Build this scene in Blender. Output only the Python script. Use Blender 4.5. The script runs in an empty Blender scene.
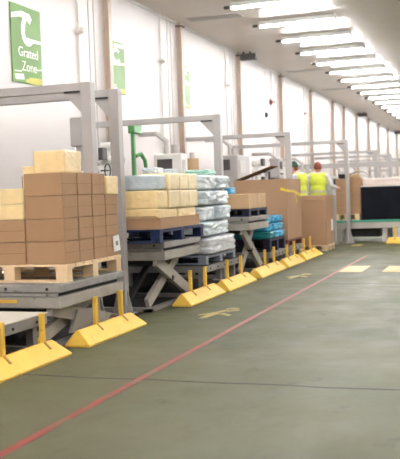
import bpy, bmesh, math, random
from mathutils import Vector, Matrix, noise
random.seed(7)
SC = bpy.context.scene
COL = SC.collection

# ---------------------------------------------------------------- materials
def srgb(r, g, b):
    f = lambda c: (c/12.92 if c <= .04045 else ((c+.055)/1.055)**2.4)
    return (f(r/255), f(g/255), f(b/255), 1)

def mat(name, col, rough=.5, metal=0, var=.06, scale=6, bump=0, bscale=40, emit=0, trans=0, alpha=1, spec=.5, wear=None):
    m = bpy.data.materials.new(name); m.use_nodes = True
    nt = m.node_tree; n = nt.nodes; l = nt.links
    b = n['Principled BSDF']
    b.inputs['Roughness'].default_value = rough
    b.inputs['Metallic'].default_value = metal
    b.inputs['Specular IOR Level'].default_value = spec
    b.inputs['Alpha'].default_value = alpha
    b.inputs['Transmission Weight'].default_value = trans
    tc = n.new('ShaderNodeTexCoord')
    nz = n.new('ShaderNodeTexNoise'); nz.inputs['Scale'].default_value = scale; nz.inputs['Detail'].default_value = 5
    l.new(tc.outputs['Object'], nz.inputs['Vector'])
    rp = n.new('ShaderNodeValToRGB')
    rp.color_ramp.elements[0].position = .3; rp.color_ramp.elements[1].position = .7
    lo = tuple(max(0, c*(1-var)) for c in col[:3])+(1,); hi = tuple(min(1, c*(1+var)) for c in col[:3])+(1,)
    rp.color_ramp.elements[0].color = lo; rp.color_ramp.elements[1].color = hi
    l.new(nz.outputs['Fac'], rp.inputs['Fac'])
    out = rp.outputs['Color']
    if wear:
        nz3 = n.new('ShaderNodeTexNoise'); nz3.inputs['Scale'].default_value = wear[1]; nz3.inputs['Detail'].default_value = 8
        l.new(tc.outputs['Object'], nz3.inputs['Vector'])
        r3 = n.new('ShaderNodeValToRGB'); r3.color_ramp.elements[0].position = wear[2]; r3.color_ramp.elements[1].position = wear[2]+.06
        l.new(nz3.outputs['Fac'], r3.inputs['Fac'])
        mx = n.new('ShaderNodeMix'); mx.data_type = 'RGBA'
        l.new(r3.outputs['Color'], mx.inputs['Factor']); l.new(out, mx.inputs['A']); mx.inputs['B'].default_value = wear[0]
        out = mx.outputs['Result']
    l.new(out, b.inputs['Base Color'])
    if emit:
        b.inputs['Emission Color'].default_value = col; b.inputs['Emission Strength'].default_value = emit
    if bump:
        nz2 = n.new('ShaderNodeTexNoise'); nz2.inputs['Scale'].default_value = bscale; nz2.inputs['Detail'].default_value = 4
        l.new(tc.outputs['Object'], nz2.inputs['Vector'])
        bp = n.new('ShaderNodeBump'); bp.inputs['Strength'].default_value = bump; bp.inputs['Distance'].default_value = .02
        l.new(nz2.outputs['Fac'], bp.inputs['Height']); l.new(bp.outputs['Normal'], b.inputs['Normal'])
    return m

M = {}
M['wall'] = mat('white_wall_panel', srgb(214,208,207), .45, var=.015, scale=.6)
M['seam'] = mat('panel_seam', srgb(168,162,158), .6, var=.03)
M['ceil'] = mat('ceiling_panel', srgb(220,211,202), .24, var=.03, scale=.5, spec=.03)
M['column'] = mat('cream_column_paint', srgb(196,178,162), .5, var=.08, scale=3)
M['pipe'] = mat('white_conduit', srgb(226,220,214), .4, var=.03)
M['steel'] = mat('brushed_steel', srgb(186,182,178), .42, .45, var=.06, scale=4)
M['gate'] = mat('grey_gate_paint', srgb(172,168,166), .45, .1, var=.04, scale=3)
M['lift'] = mat('grey_lift_steel', srgb(150,148,145), .5, .3, var=.12, scale=5, wear=(srgb(100,92,84), 9, .66))
M['liftlight'] = mat('worn_pale_steel', srgb(168,163,154), .5, .2, var=.12, scale=6, wear=(srgb(120,112,100), 8, .66))
M['rust'] = mat('rusty_steel', srgb(120,84,52), .7, .2, var=.25, scale=14)
M['deckshade'] = mat('painted_shade_under_decks', srgb(18,18,16), .6, var=.3, scale=3)  # near-black that paints the shade on the floor under the decks
M['dark'] = mat('dark_rubber_and_shade', srgb(13,13,14), .6, var=.1)  # rubber parts; on the sheets under the decks it stands in for shade
M['darksteel'] = mat('dark_steel', srgb(46,46,46), .5, .3, var=.15)
M['deckwhite'] = mat('pale_deck_plate', srgb(214,208,198), .45, .1, var=.06, scale=3)
M['black'] = mat('black_board', srgb(24,26,33), .85, var=.3, scale=3, spec=.1)
M['yellow'] = mat('safety_yellow_paint', srgb(234,190,72), .5, var=.06, scale=6, bump=.15, bscale=30, wear=(srgb(196,160,70), 11, .66))
M['strap'] = mat('scuffed_yellow_steel', srgb(170,128,52), .5, var=.2, scale=20)
M['tape'] = mat('yellow_tape', srgb(240,208,60), .4, var=.05)
M['carton'] = mat('brown_cardboard', srgb(172,136,101), .75, var=.05, scale=4)
M['carton2'] = mat('brown_cardboard_light', srgb(174,138,104), .75, var=.05, scale=4)
M['cartonin'] = mat('cardboard_edge', srgb(120,86,58), .8, var=.06)
M['bigcarton'] = mat('kraft_board', srgb(172,136,104), .75, var=.04, scale=2)
M['beige'] = mat('beige_cardboard', srgb(196,164,124), .7, var=.05, scale=5)
M['cheese'] = mat('cheese_in_film', srgb(240,214,160), .28, var=.06, scale=9, bump=.5, bscale=18)
M['cheese2'] = mat('pale_cheese_in_film', srgb(244,224,180), .25, var=.06, scale=9, bump=.5, bscale=18)
M['wood'] = mat('pallet_pine', srgb(232,204,164), .7, var=.1, scale=8, bump=.1)
M['bluewood'] = mat('blue_pallet_paint', srgb(10,34,80), .6, var=.2, scale=8, wear=(srgb(8,12,30), 10, .55))
M['navywood'] = mat('navy_pallet_paint', srgb(18,26,56), .6, var=.25, scale=8)
M['redwood'] = mat('red_brown_pallet_paint', srgb(110,56,54), .6, var=.2, scale=8)
M['greyplastic'] = mat('grey_blue_plastic', srgb(128,136,150), .45, var=.1)
M['wrap'] = mat('pale_blue_stretch_wrap', srgb(206,216,222), .18, var=.16, scale=9, bump=.4, bscale=14)
M['wrap2'] = mat('clear_grey_stretch_wrap', srgb(200,202,210), .18, var=.14, scale=9, bump=.45, bscale=12)
M['crate'] = mat('blue_grey_crate_film', srgb(190,203,210), .25, var=.1, scale=10, bump=.4, bscale=14)
M['film'] = mat('turquoise_film', srgb(56,160,204), .2, var=.4, scale=9, bump=.6, bscale=16)
M['teal'] = mat('dark_teal_film', srgb(36,132,140), .25, var=.2, scale=8, bump=.6, bscale=12)
M['bluebag'] = mat('blue_bag_plastic', srgb(70,160,206), .3, var=.15, bump=.4)
M['mint'] = mat('mint_green_film', srgb(170,214,196), .3, var=.12, bump=.5)
M['bannergreen'] = mat('banner_green', srgb(88,136,40), .5, var=.08, scale=3)
M['bannerwhite'] = mat('banner_white_print', srgb(246,246,240), .5, var=.02)
M['banneryellow'] = mat('banner_yellow_print', srgb(190,184,60), .5, var=.06)
M['greenpaint'] = mat('green_machine_paint', srgb(84,150,84), .4, var=.08)
M['greenbelt'] = mat('green_belt', srgb(70,160,132), .45, var=.08)
M['tube'] = mat('lit_fluorescent_tube', (1,.99,.985,1), .4, var=0, emit=30)
M['batten'] = mat('white_batten', srgb(196,194,190), .35, var=.02)
M['capgrey'] = mat('dark_grey_cap', srgb(72,68,66), .5, var=.08)
M['paper'] = mat('white_paper', srgb(240,238,234), .6, var=.02)
M['ink'] = mat('grey_print', srgb(130,130,130), .6, var=.02)
M['hivis'] = mat('hi_vis_yellow_cloth', srgb(214,226,78), .7, var=.05, scale=10)
M['reflect'] = mat('silver_reflective_band', srgb(206,204,170), .4, var=.05)
M['shirt'] = mat('pale_shirt_cloth', srgb(214,212,216), .8, var=.05)
M['trouser'] = mat('dark_trousers_cloth', srgb(48,50,60), .8, var=.1)
M['skin'] = mat('skin', srgb(205,150,122), .55, var=.04)
M['hair'] = mat('red_brown_hair', srgb(134,66,44), .7, var=.2, scale=30)
M['beanie'] = mat('dark_green_knit', srgb(46,84,66), .8, var=.15, scale=30)
M['boot'] = mat('black_boot', srgb(28,26,26), .5, var=.1)
M['whitemach'] = mat('white_machine_paint', srgb(220,218,214), .4, var=.04)
M['redcap'] = mat('red_switch', srgb(120,40,40), .5)
M['pinkwhite'] = mat('pinkish_white_board', srgb(226,210,202), .6, var=.05, scale=3)

def floor_mat():
    m = bpy.data.materials.new('grey_green_sealed_concrete'); m.use_nodes = True
    nt = m.node_tree; n = nt.nodes; l = nt.links; b = n['Principled BSDF']
    tc = n.new('ShaderNodeTexCoord')
    def nz(s, d=6, sc=(1,1,1)):
        mp = n.new('ShaderNodeMapping'); mp.inputs['Scale'].default_value = sc
        l.new(tc.outputs['Object'], mp.inputs['Vector'])
        x = n.new('ShaderNodeTexNoise'); x.inputs['Scale'].default_value = s; x.inputs['Detail'].default_value = d; x.inputs['Roughness'].default_value = .6
        l.new(mp.outputs['Vector'], x.inputs['Vector']); return x
    def ramp(src, stops):
        r = n.new('ShaderNodeValToRGB'); e = r.color_ramp.elements
        e[0].position, e[0].color = stops[0]; e[1].position, e[1].color = stops[-1]
        for p, c in stops[1:-1]:
            q = e.new(p); q.color = c
        l.new(src, r.inputs['Fac']); return r
    a = ramp(nz(.55).outputs['Fac'], [(.3, FC[0]), (.5, FC[1]), (.7, FC[2])])
    s = ramp(nz(1.6, 8, (1, .35, 1)).outputs['Fac'], [(.28, (.62,.62,.62,1)), (.47, (1,1,1,1))])
    g = ramp(nz(14, 4).outputs['Fac'], [(.3, (.9,.9,.9,1)), (.7, (1.0,1.0,1.0,1))])
    m1 = n.new('ShaderNodeMix'); m1.data_type = 'RGBA'; m1.blend_type = 'MULTIPLY'; m1.inputs['Factor'].default_value = .55
    m1.inputs['Factor'].default_value = .7; l.new(a.outputs['Color'], m1.inputs['A']); l.new(s.outputs['Color'], m1.inputs['B'])
    m2 = n.new('ShaderNodeMix'); m2.data_type = 'RGBA'; m2.blend_type = 'MULTIPLY'; m2.inputs['Factor'].default_value = .8
    l.new(m1.outputs['Result'], m2.inputs['A']); l.new(g.outputs['Color'], m2.inputs['B'])
    sc = ramp(nz(2.6, 9, (1, .6, 1)).outputs['Fac'], [(.30, (.66,.64,.6,1)), (.37, (1,1,1,1))])
    m3 = n.new('ShaderNodeMix'); m3.data_type = 'RGBA'; m3.blend_type = 'MULTIPLY'; m3.inputs['Factor'].default_value = 1
    l.new(m2.outputs['Result'], m3.inputs['A']); l.new(sc.outputs['Color'], m3.inputs['B'])
    l.new(m3.outputs['Result'], b.inputs['Base Color'])
    rr = ramp(nz(2.2).outputs['Fac'], [(.3, (.42,.42,.42,1)), (.7, (.6,.6,.6,1))])
    l.new(rr.outputs['Color'], b.inputs['Roughness'])
    b.inputs['Specular IOR Level'].default_value = .13
    return m
FC = [srgb(74,79,57), srgb(91,93,69), srgb(103,100,78)]
M['floor'] = floor_mat()
def worn_paint(name, col, cover=.5):
    m = bpy.data.materials.new(name); m.use_nodes = True
    nt = m.node_tree; n = nt.nodes; l = nt.links; b = n['Principled BSDF']
    tc = n.new('ShaderNodeTexCoord'); x = n.new('ShaderNodeTexNoise'); x.inputs['Scale'].default_value = 7; x.inputs['Detail'].default_value = 8
    l.new(tc.outputs['Object'], x.inputs['Vector'])
    r = n.new('ShaderNodeValToRGB'); r.color_ramp.elements[0].position = cover-.12; r.color_ramp.elements[1].position = cover+.12
    l.new(x.outputs['Fac'], r.inputs['Fac'])
    mx = n.new('ShaderNodeMix'); mx.data_type = 'RGBA'; l.new(r.outputs['Color'], mx.inputs['Factor'])
    mx.inputs['A'].default_value = col; mx.inputs['B'].default_value = FC[1]
    l.new(mx.outputs['Result'], b.inputs['Base Color']); b.inputs['Roughness'].default_value = .45
    return m
M['redline'] = worn_paint('worn_red_floor_paint', srgb(138,42,40), .62)
M['yellowmark'] = worn_paint('worn_yellow_floor_paint', srgb(172,150,74), .58)
M['yellowmark2'] = worn_paint('pale_yellow_floor_paint', srgb(196,168,98), .7)
M['crack'] = mat('dark_joint_filler', srgb(40,38,32), .7)

# ---------------------------------------------------------------- mesh helpers
def B(): return bmesh.new()
def box(bm, x0, x1, y0, y1, z0, z1, bev=0, seg=1):
    r = bmesh.ops.create_cube(bm, size=1)
    vs = r['verts']
    for v in vs:
        v.co = Vector(((x0+x1)/2+v.co.x*(x1-x0), (y0+y1)/2+v.co.y*(y1-y0), (z0+z1)/2+v.co.z*(z1-z0)))
    if bev:
        es = list({e for v in vs for e in v.link_edges})
        bmesh.ops.bevel(bm, geom=es, offset=bev, segments=seg, affect='EDGES', profile=.5)
    return bm
def bar(bm, p, q, w, h, up=(0,0,1)):
    p = Vector(p); q = Vector(q); d = q-p; L = d.length; d.normalize()
    s = d.cross(Vector(up)); s = s.normalized() if s.length > 1e-4 else Vector((1,0,0)); u = s.cross(d)
    c = [(a*w/2, b*h/2) for a, b in ((-1,-1),(1,-1),(1,1),(-1,1))]
    v0 = [bm.verts.new(p+s*a+u*b) for a, b in c]; v1 = [bm.verts.new(q+s*a+u*b) for a, b in c]
    for i in range(4): bm.faces.new((v0[i], v0[(i+1)%4], v1[(i+1)%4], v1[i]))
    bm.faces.new(v0[::-1]); bm.faces.new(v1)
    return bm
def tube(bm, pts, r, seg=10, r2=None):
    pts = [Vector(p) for p in pts]; rings = []
    for i, p in enumerate(pts):
        d = (pts[min(i+1, len(pts)-1)]-pts[max(i-1, 0)]).normalized()
        a = Vector((0,0,1)) if abs(d.z) < .9 else Vector((1,0,0))
        s = d.cross(a).normalized(); u = s.cross(d)
        rr = r if r2 is None else r+(r2-r)*i/(len(pts)-1)
        rings.append([bm.verts.new(p+(s*math.cos(2*math.pi*k/seg)+u*math.sin(2*math.pi*k/seg))*rr) for k in range(seg)])
    for a, b in zip(rings, rings[1:]):
        for k in range(seg): bm.faces.new((a[k], a[(k+1)%seg], b[(k+1)%seg], b[k]))
    bm.faces.new(rings[0][::-1]); bm.faces.new(rings[-1])
    return bm
def prism(bm, poly, a, b, axis='Y'):
    """poly: 2D outline; extruded from a to b along axis"""
    def P(u, v, t): return {'Y': (u, t, v), 'X': (t, u, v), 'Z': (u, v, t)}[axis]
    v0 = [bm.verts.new(P(u, v, a)) for u, v in poly]; v1 = [bm.verts.new(P(u, v, b)) for u, v in poly]
    n = len(poly)
    for i in range(n): bm.faces.new((v0[i], v0[(i+1)%n], v1[(i+1)%n], v1[i]))
    bm.faces.new(v0[::-1]); bm.faces.new(v1)
    return bm
def ball(bm, c, r, sx=1, sy=1, sz=1, seg=16):
    q = bmesh.ops.create_uvsphere(bm, u_segments=seg, v_segments=seg//2+2, radius=r)
    for v in q['verts']: v.co = Vector((c[0]+v.co.x*sx, c[1]+v.co.y*sy, c[2]+v.co.z*sz))
    return bm
def obj(name, bm, m, parent=None, smooth=False, keep=None):
    me = bpy.data.meshes.new(name)
    bmesh.ops.recalc_face_normals(bm, faces=bm.faces[:])
    org = Vector((0,0,0))
    if parent is not None: org = parent_loc(parent)
    elif bm.verts and keep is None:
        xs = [v.co for v in bm.verts]
        org = Vector(((min(v.x for v in xs)+max(v.x for v in xs))/2, (min(v.y for v in xs)+max(v.y for v in xs))/2, min(v.z for v in xs)))
    bmesh.ops.translate(bm, verts=bm.verts[:], vec=-org)
    bm.to_mesh(me); bm.free()
    me.materials.append(M[m] if isinstance(m, str) else m)
    if smooth:
        for p in me.polygons: p.use_smooth = True
    o = bpy.data.objects.new(name, me); COL.objects.link(o)
    if parent is not None: o.parent = parent
    else: o.location = org
    return o
def parent_loc(o):
    v = Vector((0,0,0))
    while o is not None:
        v = v+Vector(o.location); o = o.parent
    return v
def tag(o, label, cat, group=None, kind=None):
    o['label'] = label; o['category'] = cat
    if group: o['group'] = group
    if kind: o['kind'] = kind
    return o
def thing(name, label, cat, loc=(0,0,0), group=None):
    o = bpy.data.objects.new(name, None); COL.objects.link(o); o.location = loc; o.empty_display_size = .1
    return tag(o, label, cat, group)
def struct(name, bm, m, parent=None):
    o = obj(name, bm, m, parent, keep=1)
    if parent is None: o['kind'] = 'structure'
    return o
ORD = ['first','second','third','fourth','fifth','sixth','seventh','eighth','ninth','tenth','eleventh','twelfth','thirteenth','fourteenth',
       'fifteenth','sixteenth','seventeenth','eighteenth','nineteenth','twentieth','twenty-first','twenty-second','twenty-third','twenty-fourth',
       'twenty-fifth','twenty-sixth','twenty-seventh','twenty-eighth','twenty-ninth','thirtieth','thirty-first','thirty-second','thirty-third']

# ---------------------------------------------------------------- setting
WX, CZ, Y0, Y1, XR = -6.5, 5.05, -4.0, 72.0, 11.0
floor = struct('floor', box(B(), WX-.2, XR+.2, Y0-.2, Y1+.2, -.2, 0), 'floor')
ceil = struct('ceiling', box(B(), WX-.2, XR+.2, Y0-.2, Y1+.2, CZ, CZ+.2), 'ceil')
wl = struct('wall_left', box(B(), WX-.2, WX, Y0-.2, Y1+.2, 0, CZ), 'wall')
struct('wall_right', box(B(), XR, XR+.2, Y0-.2, Y1+.2, 0, CZ), 'wall')
struct('wall_back', box(B(), WX, XR, Y1, Y1+.2, 0, CZ), 'wall')
struct('wall_front', box(B(), WX, XR, Y0-.2, Y0, 0, CZ), 'wall')
struct('trim_1', box(B(), WX, WX+.03, Y0, Y1, CZ-.05, CZ), 'batten')
# paint, joints and painted shade on the floor
obj('painted_shade_strip', box(B(), -5.15, -3.86, 6.62, 17.1, -.001, .001), 'deckshade', floor)  # shade beneath the lifts, painted on the floor as a near-black strip
obj('painted_shade_strip', box(B(), -5.15, -3.80, 3.5, 6.62, -.001, .001), 'deckshade', floor)  # same painted shade beneath the nearest low platform
obj('red_line', box(B(), -2.555, -2.495, -3.5, 17.5, 0, .002), 'redline', floor)
bm = B()
pts = [(-6.4+.25*i, 5.82+.012*math.sin(i*1.7)+random.uniform(-.006,.006)) for i in range(60)]
for p, q in zip(pts, pts[1:]): bar(bm, (*p, .0005), (*q, .0005), .018, .002)
obj('expansion_joint', bm, 'crack', floor)
bm = B()
for y in (12.3, 18.9, 25.5): box(bm, -6.4, 8, y, y+.008, -.001, .001)
obj('faint_joint', bm, 'crack', floor)
for x0, x1, y0, y1 in ((-2.50,-2.12,14.05,15.13), (-1.80,-1.45,14.02,15.1), (-3.32,-3.1,20.4,21.0)):
    obj('yellow_patch', box(B(), x0, x1, y0, y1, 0, .003), 'yellowmark2', floor)
def pict(cx, cy, s):
    bm = B()
    poly = lambda p: prism(bm, [(cx+u*s, cy+v*s) for u, v in p], 0, .003, 'Z')
    poly([(-.10,-.62),(-.02,-.66),(.07,-.1),(.0,.0),(-.1,-.05)])           # one leg
    poly([(.0,-.12),(.12,.28),(.03,.34),(-.1,.0)])                          # trunk
    poly([(.05,-.14),(.26,-.30),(.31,-.22),(.12,.0)])                       # other leg
    poly([(-.08,.05),(-.24,-.26),(-.18,-.3),(-.02,-.02)])                   # arm
    poly([(.12+.11*math.cos(a*.7854), .46+.13*math.sin(a*.7854)) for a in range(8)])
    poly([(.1,.2),(.26,.34),(.3,.28),(.14,.12)])
    obj('walking_figure_mark', bm, 'yellowmark', floor)
pict(-3.03, 9.25, .72); pict(-3.03, 13.4, .66)

# wall panel joints, columns, conduits
COLS = [2.0, 6.0, 9.9, 14.0, 17.7, 22.2, 26.9, 31.55, 36.0, 38.7, 42.5, 46.5, 50.5, 55, 60, 65]
for i, y in enumerate(COLS):
    for d in (.42, .62):
        obj('panel_joint', box(B(), WX, WX+.008, y-d-.012, y-d+.012, 0, CZ), 'seam', wl)
cnames = [(y, i) for i, y in enumerate(COLS) if y > 12]
for k, (y, i) in enumerate(cnames):
    t = thing('wall_column', '%s cream steel column along the white wall from the near end' % ORD[k], 'column', (WX, y, 0), 'cream columns on the white wall')
    bm = B(); box(bm, WX+.0, WX+.02, y-.065, y+.065, 0, CZ); box(bm, WX+.02, WX+.10, y-.01, y+.01, 0, CZ); box(bm, WX+.10, WX+.12, y-.065, y+.065, 0, CZ)
    obj('column_shaft', bm, 'column', t)
    obj('base_plate', box(B(), WX, WX+.14, y-.12, y+.12, 0, .02), 'column', t)
    obj('column_cap', box(B(), WX, WX+.16, y-.1, y+.1, CZ-.1, CZ-.08), 'capgrey', t)
for k, (y, i) in enumerate(cnames[:5]):
    yc = y-1.05
    t = thing('conduit', '%s thin white wall conduit from the near end, with a small junction knob' % ORD[k], 'conduit', (WX, yc, 1.6), 'thin conduits down the white wall')
    obj('conduit_pipe', tube(B(), [(WX+.025, yc, 1.6), (WX+.025, yc, CZ)], .018, 8), 'pipe', t)
    zk = 4.07
    bm = B(); tube(bm, [(WX+.02, yc, zk), (WX+.15, yc-.06, zk+.02)], .045, 10)
    obj('junction_knob', bm, 'pipe', t)
    for zq in (2.5, 3.2): obj('pipe_clip', box(B(), WX+.009, WX+.05, yc-.03, yc+.03, zq, zq+.03), 'pipe', t)
for y, lab in ((22.2, 'dark ceiling bracket over the tall column beyond the near banners'), (42.5, 'small dark ceiling bracket far down the white wall'), (58.0,'farthest tiny dark ceiling bracket by the lights')):
    t = thing('ceiling_bracket', lab, 'bracket', (WX+.3, y, CZ))
    obj('bracket_plate', box(B(), WX+.125, WX+.55, y-.09, y+.12, CZ-.22, CZ-.06, .01), 'capgrey', t)
    for xq in (.2, .38): obj('bracket_stud', tube(B(), [(WX+xq, y, CZ-.08), (WX+xq, y, CZ)], .03), 'capgrey', t)
for (y, z, m, lab) in ((25.7, 4.05, 'redcap', 'small dark red wall alarm high between columns'), (25.1, 3.62, 'capgrey', 'small grey wall sensor below the dark red alarm')):
    t = thing('wall_sensor', lab, 'sensor', (WX, y, z))
    obj('sensor_body', ball(box(B(), WX, WX+.05, y-.06, y+.06, z-.08, z+.08, .01), (WX+.055, y, z), .05, .6), m, t)
    obj('sensor_cable', tube(B(), [(WX+.012, y, z+.1), (WX+.012, y, CZ)], .008, 6), 'pipe', t)
for k, (y0, y1) in enumerate(((17.3,17.7),(32.0,32.4),(26.4,26.75))):
    struct('trim_%d' % (k+2), box(B(), WX+.35, WX+1.5, y0, y1, CZ-.012, CZ), 'seam')
struct('trim_5', box(B(), 0.3, 0.34, Y0, Y1, CZ-.01, CZ), 'seam')

# ---------------------------------------------------------------- banners
def text_mesh(s, size):
    c = bpy.data.curves.new('t', 'FONT'); c.body = s; c.size = size; c.align_x = 'CENTER'; c.extrude = .001
    o = bpy.data.objects.new('t', c); COL.objects.link(o)
    dg = bpy.context.evaluated_depsgraph_get(); dg.update()
    me = bpy.data.meshes.new_from_object(o.evaluated_get(dg))
    bpy.data.objects.remove(o); return me
def text_bm(bm, s, size, y, z, x, sy=1.0):
    me = text_mesh(s, size); n0 = len(bm.verts)
    bm.from_mesh(me); bm.verts.ensure_lookup_table()
    for v in bm.verts[n0:]:
        u, w, d = v.co; v.co = Vector((x+d, y+u*sy, z+w))
    return bm
def banner(y0, y1, z0, z1, label, words):
    x = WX+.02; h = z1-z0; w = y1-y0
    t = thing('banner', label, 'banner', (WX, (y0+y1)/2, z0), 'green banners on the white wall')
    obj('banner_panel', box(B(), WX+.001, x, y0, y1, z0, z1), 'bannergreen', t)
    P = lambda u, v: (y0+u*w, z0+v*h)
    bm = B()
    if words:   # pictogram: cap bar, curved stem, bowl and lower bar
        prism(bm, [P(.0,.80),P(.02,.87),P(.35,.93),P(.62,.92),P(.70,.86),P(.62,.78),P(.5,.84),P(.3,.85)], x, x+.002, 'X'); obj('white_emblem', bm, 'bannerwhite', t); bm = B()
        prism(bm, [P(.40,.86),P(.33,.75),P(.32,.66),P(.36,.56),P(.48,.56),P(.44,.66),P(.46,.76),P(.54,.86)], x, x+.0025, 'X'); obj('white_emblem', bm, 'bannerwhite', t); bm = B()
        prism(bm, [P(.36,.60),P(.98,.60),P(1.0,.56),P(.72,.55),P(.62,.50),P(.5,.49),P(.4,.53)], x, x+.0022, 'X'); obj('white_emblem', bm, 'bannerwhite', t); bm = B()
        prism(bm, [P(.80,.21),P(1.0,.23),P(1.0,.215),P(.8,.195)], x, x+.002, 'X')
    else:
        pts = []
        for a in range(13): pts.append(P(.36+.34*math.cos(.7+a*.42), .72+.15*math.sin(.7+a*.42)))
        for a in range(12, -1, -1): pts.append(P(.36+.2*math.cos(.7+a*.42), .72+.09*math.sin(.7+a*.42)))
        prism(bm, pts, x, x+.002, 'X'); obj('white_emblem', bm, 'bannerwhite', t); bm = B()
        prism(bm, [P(.1,.58),P(.96,.62),P(.96,.57),P(.1,.53)], x, x+.0025, 'X'); obj('white_emblem', bm, 'bannerwhite', t); bm = B()
        prism(bm, [P(.2,.95),P(.95,.97),P(.95,.9),P(.2,.88)], x, x+.0022, 'X')
    obj('white_emblem', bm, 'bannerwhite', t)
    if words:
        bm = B(); text_bm(bm, 'Grated', .2, y0+w*.54, z0+h*.345, x, 1.0); text_bm(bm, 'Zone', .2, y0+w*.56, z0+h*.165, x, 1.0)
        obj('lettering', bm, 'bannerwhite', t)
    bm = B()
    prism(bm, [P(.06,.10),P(.34,.12),P(.38,.05),P(.08,.03)], x, x+.002, 'X'); obj('white_mark', bm, 'bannerwhite', t); bm = B()
    prism(bm, [P(.06,.145),P(.3,.16),P(.3,.145),P(.06,.13)], x, x+.002, 'X')
    obj('white_mark', bm, 'bannerwhite', t)
    bm = B()
    prism(bm, [P(.42,.05),P(.6,.09),P(.98,.10),P(.99,.03),P(.8,.0),P(.42,.02)], x, x+.002, 'X')
    obj('yellow_swoosh', bm, 'banneryellow', t)
banner(10.85, 11.69, 3.04, 4.16, 'green banner lettered Grated Zone on the white wall, nearest of the banners', True)
banner(14.22, 14.80, 3.22, 4.15, 'green banner with white ring emblem, between the first cream column and the second', False)
banner(17.93, 18.38, 3.25, 4.18, 'narrowest green banner, just beyond the second cream column', False)

# ---------------------------------------------------------------- ceiling lights
def light(x0, x1, y, label, group):
    zt = 4.925
    t = thing('tube_light', label, 'light', ((x0+x1)/2, y, zt), group)
    body = B(); prism(body, [(y-.05,CZ-.006),(y+.05,CZ-.006),(y+.095,zt+.024),(y-.095,zt+.024)], x0, x1, 'X')
    obj('batten', body, 'batten', t)
    obj('tube', tube(B(), [(x0+.04, y, zt), (x1-.04, y, zt)], .014, 8), 'tube', t, True)
    for x in (x0-.02, x1-.03): obj('end_cap', box(B(), x, x+.05, y-.035, y+.035, zt-.028, CZ-.006, .006), 'batten', t)
    for x in (x0+.25, x1-.25): obj('hanger', tube(B(), [(x, y, CZ-.006), (x, y, CZ)], .02, 8), 'batten', t)
    obj('cable_gland', tube(B(), [(x0-.14, y, zt+.03), (x0-.02, y, zt+.03)], .032, 8), 'capgrey', t)
    return t
def copy_tree(o, parent=None):
    c = o.copy(); COL.objects.link(c)
    if parent is not None: c.parent = parent
    for ch in list(o.children): copy_tree(ch, c)
    return c
base = light(-4.86, -3.2, 16.33, 'long ceiling tube light, nearest of the visible row at the top', 'ceiling tube lights in the row over the lifts')
for k in range(1, 26):
    c = copy_tree(base); c.location = base.location+Vector((0, 2.097*k, 0))
    c['label'] = '%s ceiling tube light in the row over the lifts, counted from the camera' % ORD[k]
for k in range(1, 10):
    c = copy_tree(base); c.location = base.location-Vector((0, 2.097*k, 0))
    c['label'] = 'ceiling tube light of the lifts row, above the near end of the aisle'; c['group'] = 'tube lights over the near end of the aisle'
for xo, n, lab in ((4.6, 33, 'unseen ceiling tube light added over the open aisle floor to brighten the bays'), (9.0, 33, 'unseen ceiling tube light added by the right wall to brighten the bays'),):  # out-of-view rows, added to brighten the goods and lower wall
    for k in range(n):
        c = copy_tree(base); c.location = base.location+Vector((xo, 2.097*(k-9), 0)); c['label'] = lab; c['group'] = lab.replace('light', 'lights')

# ---------------------------------------------------------------- gates
def gate(y, xp, label, zt=2.57, w=.115, xw=None):
    xw = WX+.012 if xw is None else xw
    t = thing('gate', label, 'gate', (xp, y, 0), 'grey safety gates over the lift bays')
    obj('post', box(B(), xp-w/2, xp+w/2, y-w/2, y+w/2, .012, zt, .006), 'gate', t)
    bm = B(); box(bm, xw, xp-w/2, y-.045, y+.045, zt-.09, zt-.002, .004)
    obj('beam', bm, 'gate', t)
    bm = B(); prism(bm, [(xp-w/2, zt-.09), (xp-w/2-.22, zt-.09), (xp-w/2, zt-.33)], y-.03, y+.03, 'Y')
    obj('gusset', bm, 'gate', t)
    obj('painted_gusset_shadow', box(B(), xp-w/2-.20, xp-w/2-.02, y-.05, y-.025, zt-.105, zt-.085), 'darksteel', t)  # dark strip standing in for the shadow under beam and gusset
    bm = B(); box(bm, xp-.13, xp+.13, y-.13, y+.13, 0, .012)
    obj('base_plate', bm, 'gate', t)
    for a in range(4):
        d = Vector((math.cos(a*math.pi/2), math.sin(a*math.pi/2), 0)); n = Vector((-d.y, d.x, 0))*.006
        bm = B(); c = Vector((xp, y, 0))
        tri = [c+d*w/2+Vector((0,0,.012)), c+d*.128+Vector((0,0,.012)), c+d*w/2+Vector((0,0,.30))]
        v0 = [bm.verts.new(p-n) for p in tri]; v1 = [bm.verts.new(p+n) for p in tri]
        for i in range(3): bm.faces.new((v0[i], v0[(i+1)%3], v1[(i+1)%3], v1[i]))
        bm.faces.new(v0); bm.faces.new(v1[::-1])
        obj('foot_rib', bm, 'gate', t)
gate(8.36, -4.1, 'grey steel gate nearest the camera, its post behind the tall brown cartons')
gate(9.06, -4.1, 'grey steel gate beside the nearest one, its post right of the tall brown cartons')
gate(12.85, -4.1, 'grey steel gate rising behind the wrapped cheese stacks on the blue pallet')
gate(17.62, -4.1, 'grey steel gate rising behind the big brown bulk box', xw=WX+.16)
gate(21.58, -3.545, 'grey steel gate with flared foot, in front of the green-topped table', w=.09)
for y, x, l in ((28.3,-3.72,'grey gate just beyond the green-topped table, above the black container'), (32.2,-3.72,'second grey gate beyond the green-topped table, at the right'),
             (37.2,-3.72,'third grey gate beyond the green-topped table'), (43,-3.72,'fourth grey gate beyond the green-topped table'), (49,-3.72,'farthest grey gate seen above the black container')):
    gate(y, x, l)

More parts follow.
